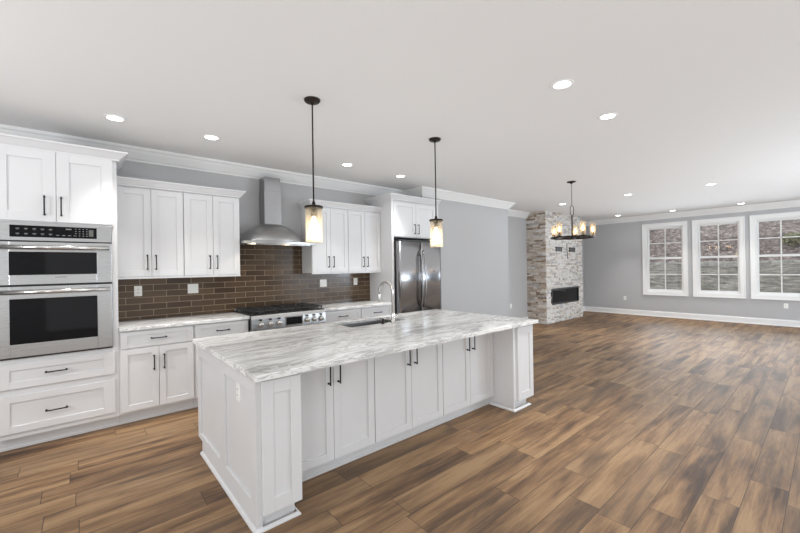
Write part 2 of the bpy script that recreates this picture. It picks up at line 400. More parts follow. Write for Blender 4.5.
# ------------------------------------------------------------------ outdoors
random.seed(4)
def terrain(x, y):
    if x < 14: z = .05
    elif x < 19: z = .05+(x-14)*.27
    elif x < 19.4: z = 1.40
    elif x < 20.5: z = 1.52
    else: z = 1.52+(x-20.5)*.64
    return z
from mathutils import noise as mn
b = MB(); g = {}; NX, NY = 70, 60
for i in range(NX+1):
    for j in range(NY+1):
        x = 12.76+i*(19/NX); y = -14+j*(34/NY)
        g[i, j] = b.bm.verts.new((x, y, terrain(x, y)-.08+.16*mn.noise(Vector((x*.7, y*.7, 0)))*min(1, max(0, x-13.5))))
for i in range(NX):
    for j in range(NY):
        xm = 12.76+(i+.5)*(19/NX); b.mi = 1 if xm > 20.2 else 0
        b.face([g[i, j], g[i+1, j], g[i+1, j+1], g[i, j+1]], True)
obj('ground', b, [grass, leaves], **S)
b = MB()
for r_ in range(2):
    y = -14+.2*r_
    while y < 18:
        L_ = random.uniform(.5, .95); b.box(19.5+random.uniform(-.03, .03)+.06*r_, 19.85, y, y+L_-.02, 1.34+.12*r_, 1.34+.12*r_+.11); y += L_
obj('retaining_wall', b, concrete, bevel=.012, label='low pale stone retaining wall across the bank outside the windows', category='wall')
def shrub(x, y, s_, label):
    b = MB(); z = terrain(x, y)
    for q in range(420):
        v = Vector((random.gauss(0, 1), random.gauss(0, 1), random.gauss(0, 1))).normalized()*random.uniform(.5, 1)*s_
        c_ = Vector((x, y, z+s_*.8))+Vector((v.x, v.y, v.z*.8)); a = Vector((random.uniform(-1, 1), random.uniform(-1, 1), random.uniform(-1, 1))).normalized()*.06; d = a.orthogonal()*.7
        vs = [b.bm.verts.new(c_+e) for e in (a, d, -a, -d)]; b.face(vs)
    b.tube([(x, y, z-.1), (x, y, z+s_)], .02, 6)
    obj('evergreen_shrub', b, green, label=label, category='shrub')
shrub(21.5, 1.0, .34, 'small yellow-green shrub on the bank outside the window furthest from the fireplace')

# ------------------------------------------------------------------ fireplace
random.seed(11)
fx0, fx1, fyF, fyB = 9.09, 11.24, 4.80, 5.35
ix0, ix1, iz0, iz1 = 9.35, 10.93, .48, .905
fire = thing('fireplace', (10.165, 5.07, 0), 'floor-to-ceiling stacked stone fireplace with long black linear insert', 'fireplace')
b = MB(); D = .045
# core leaving a recess for the insert
b.box(fx0+D, fx1-D, fyF+D+.25, fyB, 0, CEIL); b.box(fx0+D, ix0, fyF+D, fyF+D+.25, 0, CEIL); b.box(ix1, fx1-D, fyF+D, fyF+D+.25, 0, CEIL)
b.box(ix0, ix1, fyF+D, fyF+D+.25, 0, iz0); b.box(ix0, ix1, fyF+D, fyF+D+.25, iz1, CEIL)
obj('stone_core', b, stones[3], fire)
zs = [0]
for lim in (iz0, iz1, CEIL-.002):
    n_ = round((lim-zs[-1])/.041); z0 = zs[-1]
    for i in range(1, n_+1): zs.append(z0+(lim-z0)*i/n_)
def ledger(name, F, u0, u1, holes, weights, bias):
    b = MB()
    for a, c_ in zip(zs, zs[1:]):
        spans = [(u0, u1)]
        for h0, h1, hz0, hz1 in holes:
            if a < hz1-.001 and c_ > hz0+.001: spans = [(s0, h0) for s0, s1 in spans] + [(h1, s1) for s0, s1 in spans]
        for s0, s1 in spans:
            u = s0
            while u < s1-.001:
                L_ = random.choice((.06, .09, .13, .18, .25))*random.uniform(.8, 1.2)
                e = min(u+L_, s1)
                if s1-e < .06: e = s1
                b.mi = random.choices(range(5), weights)[0]
                o = D+random.uniform(-.018, .006); g_ = .0012; t_ = random.uniform(-.004, .004)
                q = [F(u+g_, 0, a+g_), F(e-g_, 0, a+g_), F(e-g_, o+t_, a+g_+random.uniform(0, .004)), F(u+g_, o-t_, a+g_+random.uniform(0, .004)),
                     F(u+g_, 0, c_-g_), F(e-g_, 0, c_-g_), F(e-g_, o+t_+random.uniform(-.004, .002), c_-g_-random.uniform(0, .004)), F(u+g_, o-t_+random.uniform(-.004, .002), c_-g_-random.uniform(0, .004))]
                b.hexa(q); u = e
    return obj(name, b, stones, fire)
ledger('stone_front', frame_y(fyF+D), fx0+.02, fx1-.02, [(ix0, ix1, iz0, iz1)], (60, 17, 20, 3, 0), 0)
ledger('stone_side', frame_xn(fx0+D), fyF+.012, fyB, [], (16, 36, 10, 28, 10), 0)  # browner stone mix than the front, partly standing in for this face's light
ledger('stone_side', frame_xp(fx1-D), fyF+.012, fyB, [], (50, 24, 20, 5, 1), 0)
F = frame_y(fyF)
fb = MB()
for a, c_, z0, z1 in ((ix0, ix0+.035, iz0, iz1), (ix1-.035, ix1, iz0, iz1), (ix0+.035, ix1-.035, iz0, iz0+.035), (ix0+.035, ix1-.035, iz1-.035, iz1)):
    fb.fbox(F, a, c_, -.22, .012, z0, z1)
fb.fbox(F, ix0+.02, ix1-.02, -.24, -.20, iz0+.02, iz1-.02)
ins = obj('firebox', fb, dark_plastic, fire, bevel=.002)
soot = M('firebox_back', srgb(78, 62, 58), .5)
lv = MB()
for i in range(9):
    z = iz0+.045+i*.037; lv.fbox(F, ix0+.04, ix1-.04, -.05, -.035, z, z+.022)
obj('heater_louvre', lv, soot, ins)
obj('firebox_glass', MB().fbox(F, ix0+.034, ix1-.034, -.012, -.007, iz0+.034, iz1-.034), thin_glass('firebox_glass', (.42, .38, .37), -.02), ins)
socket_grey = M('socket_grey', srgb(96, 96, 92), .5)
for (a, c_) in ((9.60, 9.93), (10.38, 10.72)):
    bx_ = MB(); z0, z1 = 1.89, 2.01
    bx_.fbox(F, a, c_, -.02, .018, z0, z0+.018).fbox(F, a, c_, -.02, .018, z1-.018, z1).fbox(F, a, a+.018, -.02, .018, z0, z1).fbox(F, c_-.018, c_, -.02, .018, z0, z1)
    bx_.fbox(F, a+.01, c_-.01, -.02, .006, z0+.01, z1-.01)
    p_ = obj('recessed_outlet_box', bx_, M('dark_grey_box', srgb(52, 52, 50), .5), fire, bevel=.002)
    for q in range(3): obj('socket', MB().fbox(F, a+.05+q*.09, a+.10+q*.09, .006, .010, z0+.03, z1-.03), socket_grey, p_)
b = MB(); b.tube([(10.235, fyF-.012, 2.12), (10.225, fyF-.014, 1.95), (10.245, fyF-.016, 1.82), (10.235, fyF-.02, 1.70)], .008, 8)
obj('cable', b, M('cable_grey', srgb(90, 82, 76), .6), fire)

# ------------------------------------------------------------------ kitchen cabinets along the back wall
CT = .972; CB = .938                 # counter top / underside
YF = 4.60; DF = YF-.02               # carcass front; door face plane
F = frame_y(YF)
def crown_piece(parent, path, z0, h=.085, out=.065):
    prof = [(0, z0), (.010, z0), (.012, z0+h*.18), (.022, z0+h*.26), (out*.72, z0+h*.66), (out*.86, z0+h*.78), (out, z0+h*.82), (out, z0+h), (0, z0+h)]
    return obj('crown', MB().sweep(path, prof), white_paint, parent)
def toe(parent, x0, x1, yt=4.672, h=.115, ret=None):
    b = MB().box(x0, x1, yt, yt+.02, 0, h); b.box(x0, x1, yt-.012, yt, 0, .018)
    return obj('toe_kick', b, white_paint, parent)

# tall oven cabinet
tx0, tx1 = -.555, .288
ov = thing('tall_oven_cabinet', ((tx0+tx1)/2, 4.9, 0), 'tall white cabinet housing the wall ovens, two doors above and two wide drawers below', 'cabinet')
b = MB(); b.box(tx0, tx0+.02, YF, 5.199, .11, 2.62); b.box(tx1-.02, tx1, YF, 5.199, .11, 2.62); b.box(tx0+.02, tx1-.02, 5.18, 5.199, .11, 2.62)
for z in (.120, .775, 1.965, 2.60): b.box(tx0+.02, tx1-.02, YF+.021, 5.18, z-.01, z+.01)
b.box(tx0+.02, tx1-.02, YF, YF+.02, .11, .79); b.box(tx0+.02, tx1-.02, YF, YF+.02, 1.955, 2.62)
b.box(tx0+.02, -.535, YF, YF+.02, .79, 1.965); b.box(.245, tx1-.02, YF, YF+.02, .79, 1.965)
obj('body', b, white_paint, ov)
toe(ov, tx0, tx1)
for (a, c_, hx) in ((-.548, -.153, -.232), (-.150, .255, -.120-.0)):
    d = shaker('door', ov, F, a, c_, 1.985, 2.622, rail=.088, zrail=.082); pull(d, F, -.229 if a < -.3 else -.118, 2.127, .175, True, .02)
for z0, z1 in ((.535, .752), (.158, .478)):
    d = shaker('drawer', ov, F, -.548, .255, z0, z1, rail=.088, zrail=.06); pull(d, F, -.165, .648 if z0 > .5 else .306, .15, False, .02)
crown_piece(ov, [(tx0, YF-.012), (tx1+.012, YF-.012), (tx1+.012, 5.199)][::1], 2.615, .085, .075)

# wall oven
wo = thing('wall_oven', (-.145, 4.8, .79), 'stainless double wall oven stack, microwave over oven, in the tall white cabinet', 'oven')
ox0, ox1 = -.527, .240
b = MB(); b.box(ox0+.02, ox1-.02, YF-.005, 5.1, .80, 1.955)
b.box(ox0, ox1, 4.585, 4.598, .790, 1.968)
obj('oven_body', b, dark_plastic, wo)
FO = frame_y(4.585)
cp = obj('control_panel', MB().fbox(FO, ox0, ox1, 0, .020, 1.812, 1.968), steel, wo, bevel=.002)
cg = obj('touch_display', MB().fbox(FO, -.447, .130, .018, .022, 1.842, 1.944), black_glass, cp)
b = MB()
for i in range(5):
    for j, z in enumerate((1.915, 1.872)):
        u = -.41+i*.052; b.fbox(FO, u, u+.022, .022, .0226, z-.003, z+.004)
        b.fbox(FO, u+.003, u+.019, .022, .0226, z-.010, z-.008)
for i in range(4): b.fbox(FO, -.155+i*.04, -.133+i*.04, .022, .0226, 1.862, 1.868)
b.fbox(FO, -.09, -.05, .022, .0226, 1.918, 1.928)
for i in range(4):
    for j in range(4): b.fbox(FO, -.025+i*.026, -.015+i*.026, .022, .0226, 1.925-j*.021, 1.931-j*.021)
obj('printed_keys', b, label_grey, cg)
b = MB().fbox(FO, .072, .105, .022, .0226, 1.862, 1.925)
obj('display_icon', b, M('dim_icon', srgb(84, 84, 82), .5), cg)
def oven_door(z0, z1, wz0, wz1, hz, badge=False):
    b = MB()
    b.fbox(FO, ox0, -.452, 0, .034, z0, z1); b.fbox(FO, .128, ox1, 0, .034, z0, z1)
    b.fbox(FO, -.452, .128, 0, .034, z0, wz0); b.fbox(FO, -.452, .128, 0, .034, wz1, z1)
    d = obj('door', b, steel, wo, bevel=.003)
    obj('oven_window', MB().fbox(FO, -.455, .131, .0, .030, wz0-.003, wz1+.003), black_glass, d)
    b = MB(); b.tube([FO(-.505, .078, hz), FO(.218, .078, hz)], .019, 18)
    for u in (-.485, .195): b.tube([FO(u, .03, hz), FO(u, .082, hz)], [.013, .011], 12)
    obj('handle', b, nickel, d)
    if badge: obj('badge', MB().fbox(FO, -.165, -.085, .034, .0352, z0+.055, z0+.066), M('badge_grey', srgb(150, 150, 150), .3, .6), d)
oven_door(1.428, 1.800, 1.512, 1.712, 1.752, True)
oven_door(.808, 1.412, .918, 1.305, 1.365)

# base cabinets
def base_cab(x0, x1, label, door_n=2, hx=None, open_left=False):
    r = thing('base_cabinet', ((x0+x1)/2, 4.9, 0), label, 'cabinet')
    b = MB(); b.box(x0, x1, YF, 5.19, .115, CB); obj('body', b, white_paint, r)
    toe(r, x0, x1)
    g = .004
    d = shaker('drawer', r, F, x0+g+.006, x1-g-.006, .762, .922, rail=.055, zrail=.042)
    pull(d, F, hx if hx else (x0+x1)/2, .842, .14, False, .02)
    xm = (x0+x1)/2
    for s_, (a, c_) in enumerate(((x0+.010, xm-.002), (xm+.002, x1-.010))):
        d = shaker('door', r, F, a, c_, .135, .750, rail=.058)
        pull(d, F, (xm-.045) if s_ == 0 else (xm+.045), .59, .15, True, .02)
    return r
base_cab(.290, .950, 'white shaker base cabinet beside the wall oven tower', 2)
base_cab(.952, 1.538, 'white shaker base cabinet directly left of the range, partly hidden by the island', 2)
base_cab(2.545, 3.168, 'white shaker base cabinet right of the range', 2)
base_cab(3.170, 3.778, 'white shaker base cabinet against the refrigerator side panel', 2)
def counter(x0, x1, label):
    b = MB().box(x0, x1, 4.555, 5.19, CB, CT)
    obj('countertop', b, marble, bevel=.004, label=label, category='countertop')
counter(.290, 1.541, 'white veined marble countertop left of the range')
counter(2.541, 3.779, 'white veined marble countertop between range and refrigerator panel')

# backsplash
b = MB(); b.box(.29, 1.541, 5.188, 5.199, CT, 1.462); b.box(1.541, 2.533, 5.188, 5.199, .93, 1.90); b.box(2.533, 3.779, 5.188, 5.199, CT, 1.462)
obj('backsplash', b, tile, label='brown glazed brick tile backsplash behind the range and counters', category='backsplash')

# upper cabinets
YU = 4.89; FU = frame_y(YU)
def upper(x0, x1, label, ends):
    r = thing('upper_cabinet', ((x0+x1)/2, 5.05, 1.46), label, 'cabinet', None)
    obj('body', MB().box(x0, x1, YU, 5.199, 1.462, 2.44), white_paint, r)
    xm = (x0+x1)/2
    for s_, (a, c_) in enumerate(((x0+.004, xm-.002), (xm+.002, x1-.004))):
        d = shaker('door', r, FU, a, c_, 1.472, 2.425, rail=.066, zrail=.066)
        pull(d, FU, (xm-.040) if s_ == 0 else (xm+.040), 1.625, .165, True, .02)
    obj('light_rail', MB().box(x0, x1, YU-.02, YU, 1.448, 1.466), white_paint, r)
    p_ = [(x0, YU-.02), (x1, YU-.02)]
    if 'R' in ends: p_ = p_[:1] + [(x1, YU-.02), (x1, 5.199)]
    if 'L' in ends: p_ = [(x0, 5.199)] + [(x0, YU-.02)] + p_[1:]
    crown_piece(r, p_, 2.435, .082, .062)
upper(.292, .915, 'white two-door wall cabinet beside the oven tower', '')
upper(.916, 1.540, 'white two-door wall cabinet immediately left of the range hood', 'R')
upper(2.533, 3.150, 'white two-door wall cabinet immediately right of the range hood', 'L')
upper(3.151, 3.778, 'white two-door wall cabinet beside the refrigerator cabinet', '')

# refrigerator surround
rs = thing('refrigerator_cabinet', (4.31, 4.9, 0), 'tall white surround with a two-door cabinet above the refrigerator', 'cabinet')
obj('side_panel', MB().box(3.781, 3.822, 4.58, 5.199, 0, 2.625), white_paint, rs)
obj('side_panel', MB().box(4.822, 4.862, 4.58, 5.199, 0, 2.625), white_paint, rs)
obj('body', MB().box(3.822, 4.822, YF+.005, 5.199, 2.02, 2.625), white_paint, rs)
F2 = frame_y(YF+.005)
for s_, (a, c_) in enumerate(((3.832, 4.320), (4.324, 4.812))):
    d = shaker('door', rs, F2, a, c_, 2.035, 2.600, rail=.075); pull(d, F2, 4.322+(-.042 if s_ == 0 else .042), 2.165, .165, True, .02)
crown_piece(rs, [(3.781, 5.199), (3.781, 4.58), (4.862, 4.58)], 2.615, .085, .075)

# refrigerator
fr = thing('refrigerator', (4.32, 4.85, 0), 'stainless steel french door refrigerator with curved bar handles', 'refrigerator')
obj('body', MB().box(3.842, 4.80, 4.56, 5.15, .02, 1.945), M('fridge_side_grey', srgb(70, 70, 72), .4, .3), fr)
obj('hinge_cover', MB().box(3.85, 4.79, 4.50, 4.60, 1.945, 1.972), dark_plastic, fr)
def bowed(x0, x1, z0, z1, yb, yf, bow):
    b = MB(); n = 14; pts = [(x0, yb)] + [(x0+(x1-x0)*i/n, yf-bow*math.sin(math.pi*i/n)**.7) for i in range(n+1)] + [(x1, yb)]
    A = [b.bm.verts.new((x, y, z0)) for x, y in pts]; B = [b.bm.verts.new((x, y, z1)) for x, y in pts]
    for i in range(len(pts)): j = (i+1) % len(pts); b.face([A[i], A[j], B[j], B[i]], 0 < i < len(pts)-2)
    b.face(A[::-1]); b.face(B); return b
for s_, (a, c_) in enumerate(((3.845, 4.318), (4.324, 4.798))):
    d = obj('door', bowed(a, c_, .74, 1.94, 4.555, 4.475, .022), steel_v, fr)
    ux = 4.285 if s_ == 0 else 4.357
    b = MB(); pts = []
    for i in range(13):
        t_ = i/12; z = .86+t_*.95; pts.append((ux + (-.0 if s_ == 0 else .0), 4.462-.058*math.sin(math.pi*t_)**.6-.004, z))
    b.tube(pts, .0125, 12); obj('handle', b, steel_v, d)
d = obj('freezer_drawer', bowed(3.845, 4.798, .08, .73, 4.555, 4.475, .022), steel_v, fr)
b = MB(); b.tube([(3.95+.74*i/12, 4.45-.05*math.sin(math.pi*i/12)**.6, .66) for i in range(13)], .0125, 12); obj('handle', b, steel_v, d)

# range
rg = thing('range', (2.04, 4.85, 0), 'stainless six-knob gas range with black cast iron grates', 'range')
rx0, rx1 = 1.546, 2.537
obj('body', MB().box(rx0, rx1, 4.565, 5.185, .10, .955), steel, rg)
for x in (rx0+.05, rx1-.05):
    for y in (4.62, 5.12): obj('foot', MB().tube([(x, y, 0), (x, y, .11)], .02, 12), dark_plastic, rg)
FR = frame_y(4.565)
b = MB(); A = [(rx0, 4.565, .79), (rx0, 4.50, .80), (rx0, 4.515, .93), (rx0, 4.535, .972), (rx0, 4.565, .972)]
poly_prism(b, A, (rx1-rx0, 0, 0)); cpn = obj('control_panel', b, steel, rg, bevel=.003)
for u in (1.652, 1.768, 1.880, 2.258, 2.362, 2.464):
    y = 4.505; b = MB()
    b.lathe((u, y+.012, .862), [(.038, -.004), (.038, .010), (.034, .014)], 24, (0, -1, -.1))
    kn = obj('knob', b, steel, rg)
    b = MB(); b.lathe((u, y, .862), [(.030, .0), (.030, .024), (.027, .034), (.0, .035)], 24, (0, -1, -.1)); obj('knob_grip', b, nickel, kn)
    b = MB(); b.box(u-.016, u+.016, y-.008, y-.001, .906, .928); obj('knob_mark', b, dark_plastic, kn)
b = MB().box(1.958, 2.196, 4.497, 4.512, .812, .932); dp = obj('display_bezel', b, plastic_white if False else nickel, rg, bevel=.002)
obj('display', MB().box(1.972, 2.182, 4.494, 4.500, .826, .918), display_m, dp)
b = MB(); b.box(rx0+.006, rx1-.006, 4.54, 4.565, .20, .785); od = obj('oven_door', b, steel, rg, bevel=.003)
obj('oven_window', MB().box(1.70, 2.38, 4.536, 4.541, .36, .66), black_glass, od)
b = MB(); b.tube([(1.60, 4.49, .735), (2.48, 4.49, .735)], .014, 14)
for u in (1.63, 2.45): b.tube([(u, 4.49, .735), (u, 4.545, .735)], .011, 10)
obj('handle', b, steel, od)
obj('cooktop', MB().box(rx0, rx1, 4.535, 5.185, .955, .985), M('black_enamel', (.02, .02, .02), .2), rg, bevel=.004)
obj('backguard', MB().box(rx0, rx1, 5.150, 5.186, .985, 1.015), steel, rg, bevel=.003)
gw = (rx1-rx0-.04)/3
for q in range(3):
    a = rx0+.02+q*gw; c_ = a+gw-.008; b = MB(); z0, z1 = 1.008, 1.026
    for x in (a, a+(c_-a)/2-.006, c_-.012): b.box(x, x+.012, 4.56, 5.14, z0, z1)
    for y in (4.56, 4.70, 4.85, 5.0, 5.128): b.box(a, c_, y, y+.012, z0, z1)
    for y in (4.69, 4.98):
        for dx_ in (-.05, .05): b.box(a+(c_-a)/2+dx_-.005, a+(c_-a)/2+dx_+.005, y-.06, y+.07, z0, z1)
    for x in (a, c_-.012):
        for y in (4.56, 5.128): b.box(x, x+.012, y, y+.012, .985, z0)
    g_ = obj('grate', b, iron, rg, bevel=.002)
    for y in (4.70, 4.99):
        b = MB(); b.lathe((a+(c_-a)/2, y, .985), [(.048, 0), (.048, .008), (.036, .010), (.036, .018), (.0, .019)], 24); obj('burner', b, iron, rg)

# range hood
hd = thing('range_hood', (2.03, 4.95, 1.86), 'stainless steel chimney range hood with a domed canopy above the range', 'range hood')
hx0, hx1, hyf, hyb = 1.545, 2.530, 4.70, 5.186
b = MB(); cxh = 2.022
def lip_ring(z, ex):   # plan outline: flat back, gently bowed front
    pts = [(hx0-ex, hyb), ]
    n = 16
    pts += [(hx0-ex+(hx1-hx0+2*ex)*i/n, hyf-ex+.045*(2*i/n-1)**2) for i in range(n+1)]
    return [(x, y, z) for x, y in pts + [(hx1+ex, hyb)]]
A = lip_ring(1.858, 0)
poly_prism(b, A, (0, 0, .034)); lip = obj('canopy_rim', b, steel, hd, bevel=.003)
b = MB(); NS, NP = 12, 28
rings = []
for i in range(NS+1):
    t_ = i/NS                      # 0 at chimney, 1 at rim
    g_ = math.sin(t_*math.pi/2)**.92 if t_ > 0 else 0
    e_ = t_**.88*.75 + math.sin(t_*math.pi/2)*.25
    z = 2.150-(2.150-1.892)*t_**1.25
    hwx = .118+(.452-.118)*e_
    dep = .19+(.462-.19)*e_
    ring = []
    for j in range(NP+1):          # half superellipse in plan from left-back round the front to right-back
        a_ = math.pi*j/NP; ex = 2/(5-2.6*t_)
        cx_ = -math.cos(a_); sx_ = math.sin(a_)
        ring.append(b.bm.verts.new((cxh+hwx*math.copysign(abs(cx_)**ex, cx_), hyb-dep*abs(sx_)**ex, z)))
    rings.append(ring)
for A, B in zip(rings, rings[1:]):
    for j in range(NP): b.face([A[j], A[j+1], B[j+1], B[j]], True)
b.face(rings[0]); b.face(rings[-1][::-1])
for A, B in zip(rings, rings[1:]): b.face([A[0], B[0], B[-1], A[-1]])
obj('canopy', b, steel, hd)
ch = obj('chimney', MB().box(1.905, 2.139, 4.996, 5.186, 2.14, 2.60), steel_v, hd, bevel=.002)
obj('chimney_sleeve', MB().box(1.911, 2.133, 5.002, 5.186, 2.60, 2.786), steel_v, ch, bevel=.002)
obj('filter', MB().box(1.60, 2.47, 4.80, 5.15, 1.850, 1.860), nickel, hd)
for x in (1.66, 2.11):
    b = MB(); b.lathe((x, 4.742, 1.850), [(.028, 0), (.030, .010)], 20); obj('hood_lamp', b, hood_led, hd)
    l = bpy.data.lights.new('hood_lamp_light', 'SPOT'); l.energy = 2.5; l.color = (1, .84, .62); l.spot_size = math.radians(120); l.shadow_soft_size = .03
    o = bpy.data.objects.new('hood_lamp_light', l); COL.objects.link(o); o.location = (x, 4.76, 1.84)

# switch and socket plates
def plate(F, u, z, gangs, kind, label):
    w = .075 if gangs == 1 else .118; P0 = F(u, 0, z); r = thing('outlet' if kind == 'outlet' else 'light_switch', P0, label, 'outlet' if kind == 'outlet' else 'switch')
    obj('cover_plate', MB().fbox(F, u-w/2, u+w/2, 0, .006, z-.058, z+.058), plastic_white, r, bevel=.002)
    for g_ in range(gangs):
        uc = u+(g_-(gangs-1)/2)*.046
        if kind == 'outlet':
            for s_ in (-.02, .02):
                b = MB(); b.fbox(F, uc-.014, uc+.014, .006, .008, z+s_-.013, z+s_+.013); q = obj('socket', b, plastic_white, r)
                b = MB(); b.fbox(F, uc-.007, uc-.004, .008, .0084, z+s_-.005, z+s_+.006); b.fbox(F, uc+.004, uc+.007, .008, .0084, z+s_-.005, z+s_+.006)
                obj('slot', b, slot_dark, q)
        else:
            obj('rocker', MB().fbox(F, uc-.016, uc+.016, .006, .010, z-.032, z+.032), plastic_white, r, bevel=.0015)
FB = frame_y(5.188)
plate(FB, .508, 1.303, 1, 'outlet', 'single white outlet on the brown tile nearest the oven tower')
plate(FB, 1.069, 1.304, 2, 'switch', 'double white switch plate on brown tile left of the range')
plate(FB, 2.882, 1.300, 2, 'switch', 'double white switch plate on brown tile right of the range')
plate(FB, 3.483, 1.305, 1, 'outlet', 'single white outlet on the brown tile nearest the refrigerator')
FW = frame_xn(12.6)
plate(FW, 4.14, .487, 1, 'outlet', 'white outlet low on the grey wall between fireplace and windows')
plate(FW, .725, .48, 1, 'outlet', 'white outlet low on the grey wall under the rightmost window')
plate(frame_y(5.35), 8.31, .50, 1, 'outlet', 'white outlet low on the grey wall left of the fireplace')

# ------------------------------------------------------------------ island
ST, SB = .925, .888
isl_x0, isl_x1 = .765, 3.79
# worktop with sink cut-out
sx0, sx1, syF, syB = 2.10, 2.86, 3.20, 3.60
b = MB(); X = [.750, sx0, sx1, 3.855]; Y = [2.135, syF, syB, 3.70]
vt = {}; vb = {}
for i, x in enumerate(X):
    for j, y in enumerate(Y): vt[i, j] = b.bm.verts.new((x, y, ST)); vb[i, j] = b.bm.verts.new((x, y, SB))
for i in range(3):
    for j in range(3):
        if (i, j) == (1, 1): continue
        b.face([vt[i, j], vt[i+1, j], vt[i+1, j+1], vt[i, j+1]]); b.face([vb[i, j], vb[i, j+1], vb[i+1, j+1], vb[i+1, j]])
for i in range(3):
    b.face([vt[i, 0], vb[i, 0], vb[i+1, 0], vt[i+1, 0]]); b.face([vt[i, 3], vt[i+1, 3], vb[i+1, 3], vb[i, 3]])
    b.face([vt[0, i], vt[0, i+1], vb[0, i+1], vb[0, i]]); b.face([vt[3, i], vb[3, i], vb[3, i+1], vt[3, i+1]])
b.face([vt[1, 1], vt[1, 2], vb[1, 2], vb[1, 1]]); b.face([vt[2, 1], vb[2, 1], vb[2, 2], vt[2, 2]])
b.face([vt[1, 1], vb[1, 1], vb[2, 1], vt[2, 1]]); b.face([vt[1, 2], vt[2, 2], vb[2, 2], vb[1, 2]])
obj('island_worktop', b, marble, bevel=.004, label='long white marble island worktop with grey veins and a sink cut-out', category='countertop')

IY = 2.46; FI = frame_y(IY); TZ = .10
def isl_cab(x0, x1, label):
    r = thing('island_cabinet', ((x0+x1)/2, 3.0, 0), label, 'cabinet')
    sink_here = x0 < sx1 and x1 > sx0
    b = MB()
    if sink_here:
        b.box(x0, x1, IY, 3.56, TZ, .64); b.box(x0, x1, IY, 3.17, .64, SB-.002)
    else: b.box(x0, x1, IY, 3.56, TZ, SB-.002)
    obj('body', b, white_paint, r)
    b = MB(); b.box(x0, x1, 2.512, 2.53, 0, TZ); b.box(x0, x1, 2.500, 2.512, 0, .02); obj('toe_kick', b, white_paint, r); obj('rear_toe_kick', MB().box(x0, x1, 3.46, 3.475, 0, TZ), white_paint, r)
    xm = (x0+x1)/2
    for s_, (a, c_) in enumerate(((x0+.004, xm-.002), (xm+.002, x1-.004))):
        d = shaker('door', r, FI, a, c_, TZ+.006, SB-.012, rail=.062); pull(d, FI, (xm-.042) if s_ == 0 else (xm+.042), .755, .17, True, .02)
    return r
isl_cab(1.047, 1.810, 'white two-door island cabinet nearest the camera')
isl_cab(1.811, 2.622, 'white two-door island cabinet in the middle of the island front')
isl_cab(2.623, 3.438, 'white two-door island cabinet furthest from the camera')
def post(x0, x1, label, left):
    r = thing('island_end_unit', ((x0+x1)/2, 2.9, 0), label, 'cabinet')
    b = MB(); yf = 2.195
    if left:
        xi = x0+.014
        b.box(xi, x1, yf, 3.585, TZ, SB-.002); b.box(xi+.02, x1-.035, yf+.03, 3.455, 0, TZ); b.box(xi, xi+.02, yf, 3.455, 0, TZ)
    else:
        xi = x1-.014
        b.box(x0, xi, yf, 3.585, TZ, SB-.002); b.box(x0+.02, xi-.06, yf+.03, 3.455, 0, TZ); b.box(x0, x0+.02, yf, 3.455, 0, TZ)
    obj('body', b, white_paint, r)
    Fp = frame_y(yf); d = shaker('end_post_panel', r, Fp, x0+(.032 if left else .055), (x1-.006) if left else (xi+.010), .092, SB-.014, t=.022, rail=.068, zrail=.082)
    # shoe moulding
    if left: p_ = [(x1-.030, 2.5), (x1-.030, yf), (x0, yf), (x0, 3.455)][::-1]
    else: p_ = [(xi-.055, 3.4), (xi-.055, yf), (x0, yf), (x0, 2.5)][::-1]
    # right-hand travel keeps the profile outside
    sh = [(0, 0), (.018, 0), (.017, .008), (.011, .016), (0, .020)]
    obj('shoe_moulding', MB().sweep([(p[0], p[1]) for p in p_], sh if left else sh), white_paint, r)
    if left:
        Fs = frame_xn(x0+.014); b = MB(); t_ = .014
        b.fbox(Fs, yf, 3.585, 0, t_, .80, SB-.002)
        b.fbox(Fs, yf, 3.455, 0, t_, 0, .15); b.fbox(Fs, 3.455, 3.585, 0, t_, TZ, .15)
        for y0, y1 in ((yf, 2.29), (2.80, 2.94), (3.50, 3.585)): b.fbox(Fs, y0, y1, 0, t_, .15, .80)
        obj('panelled_side', b, white_paint, r, bevel=.0015)
    return r
post(.765, 1.046, 'white panelled island end nearest the camera with a narrow shaker front post', True)
post(3.440, 3.800, 'white island end unit furthest from camera with a narrow shaker front post', False)
plate(frame_xn(.779), 2.53, .735, 1, 'outlet', 'white outlet set in the panelled near end of the island')

# sink
sk = thing('sink', (2.48, 3.40, .66), 'undermount stainless sink bowl set in the island worktop', 'sink')
b = MB(); z0, z1, w_ = .675, SB, .006
b.box(sx0-.02, sx0, syF-.02, syB+.02, z0, z1-.001); b.box(sx1, sx1+.02, syF-.02, syB+.02, z0, z1-.001)
b.box(sx0, sx1, syF-.02, syF, z0, z1-.001); b.box(sx0, sx1, syB, syB+.02, z0, z1-.001); b.box(sx0-.02, sx1+.02, syF-.02, syB+.02, z0-.006, z0)
obj('basin', b, M('sink_steel', (.42, .42, .42), .32, 1), sk)
b = MB(); b.lathe((2.48, 3.40, z0), [(.045, 0), (.045, .003), (.03, .004), (.0, .001)], 24); obj('drain', b, nickel, sk)

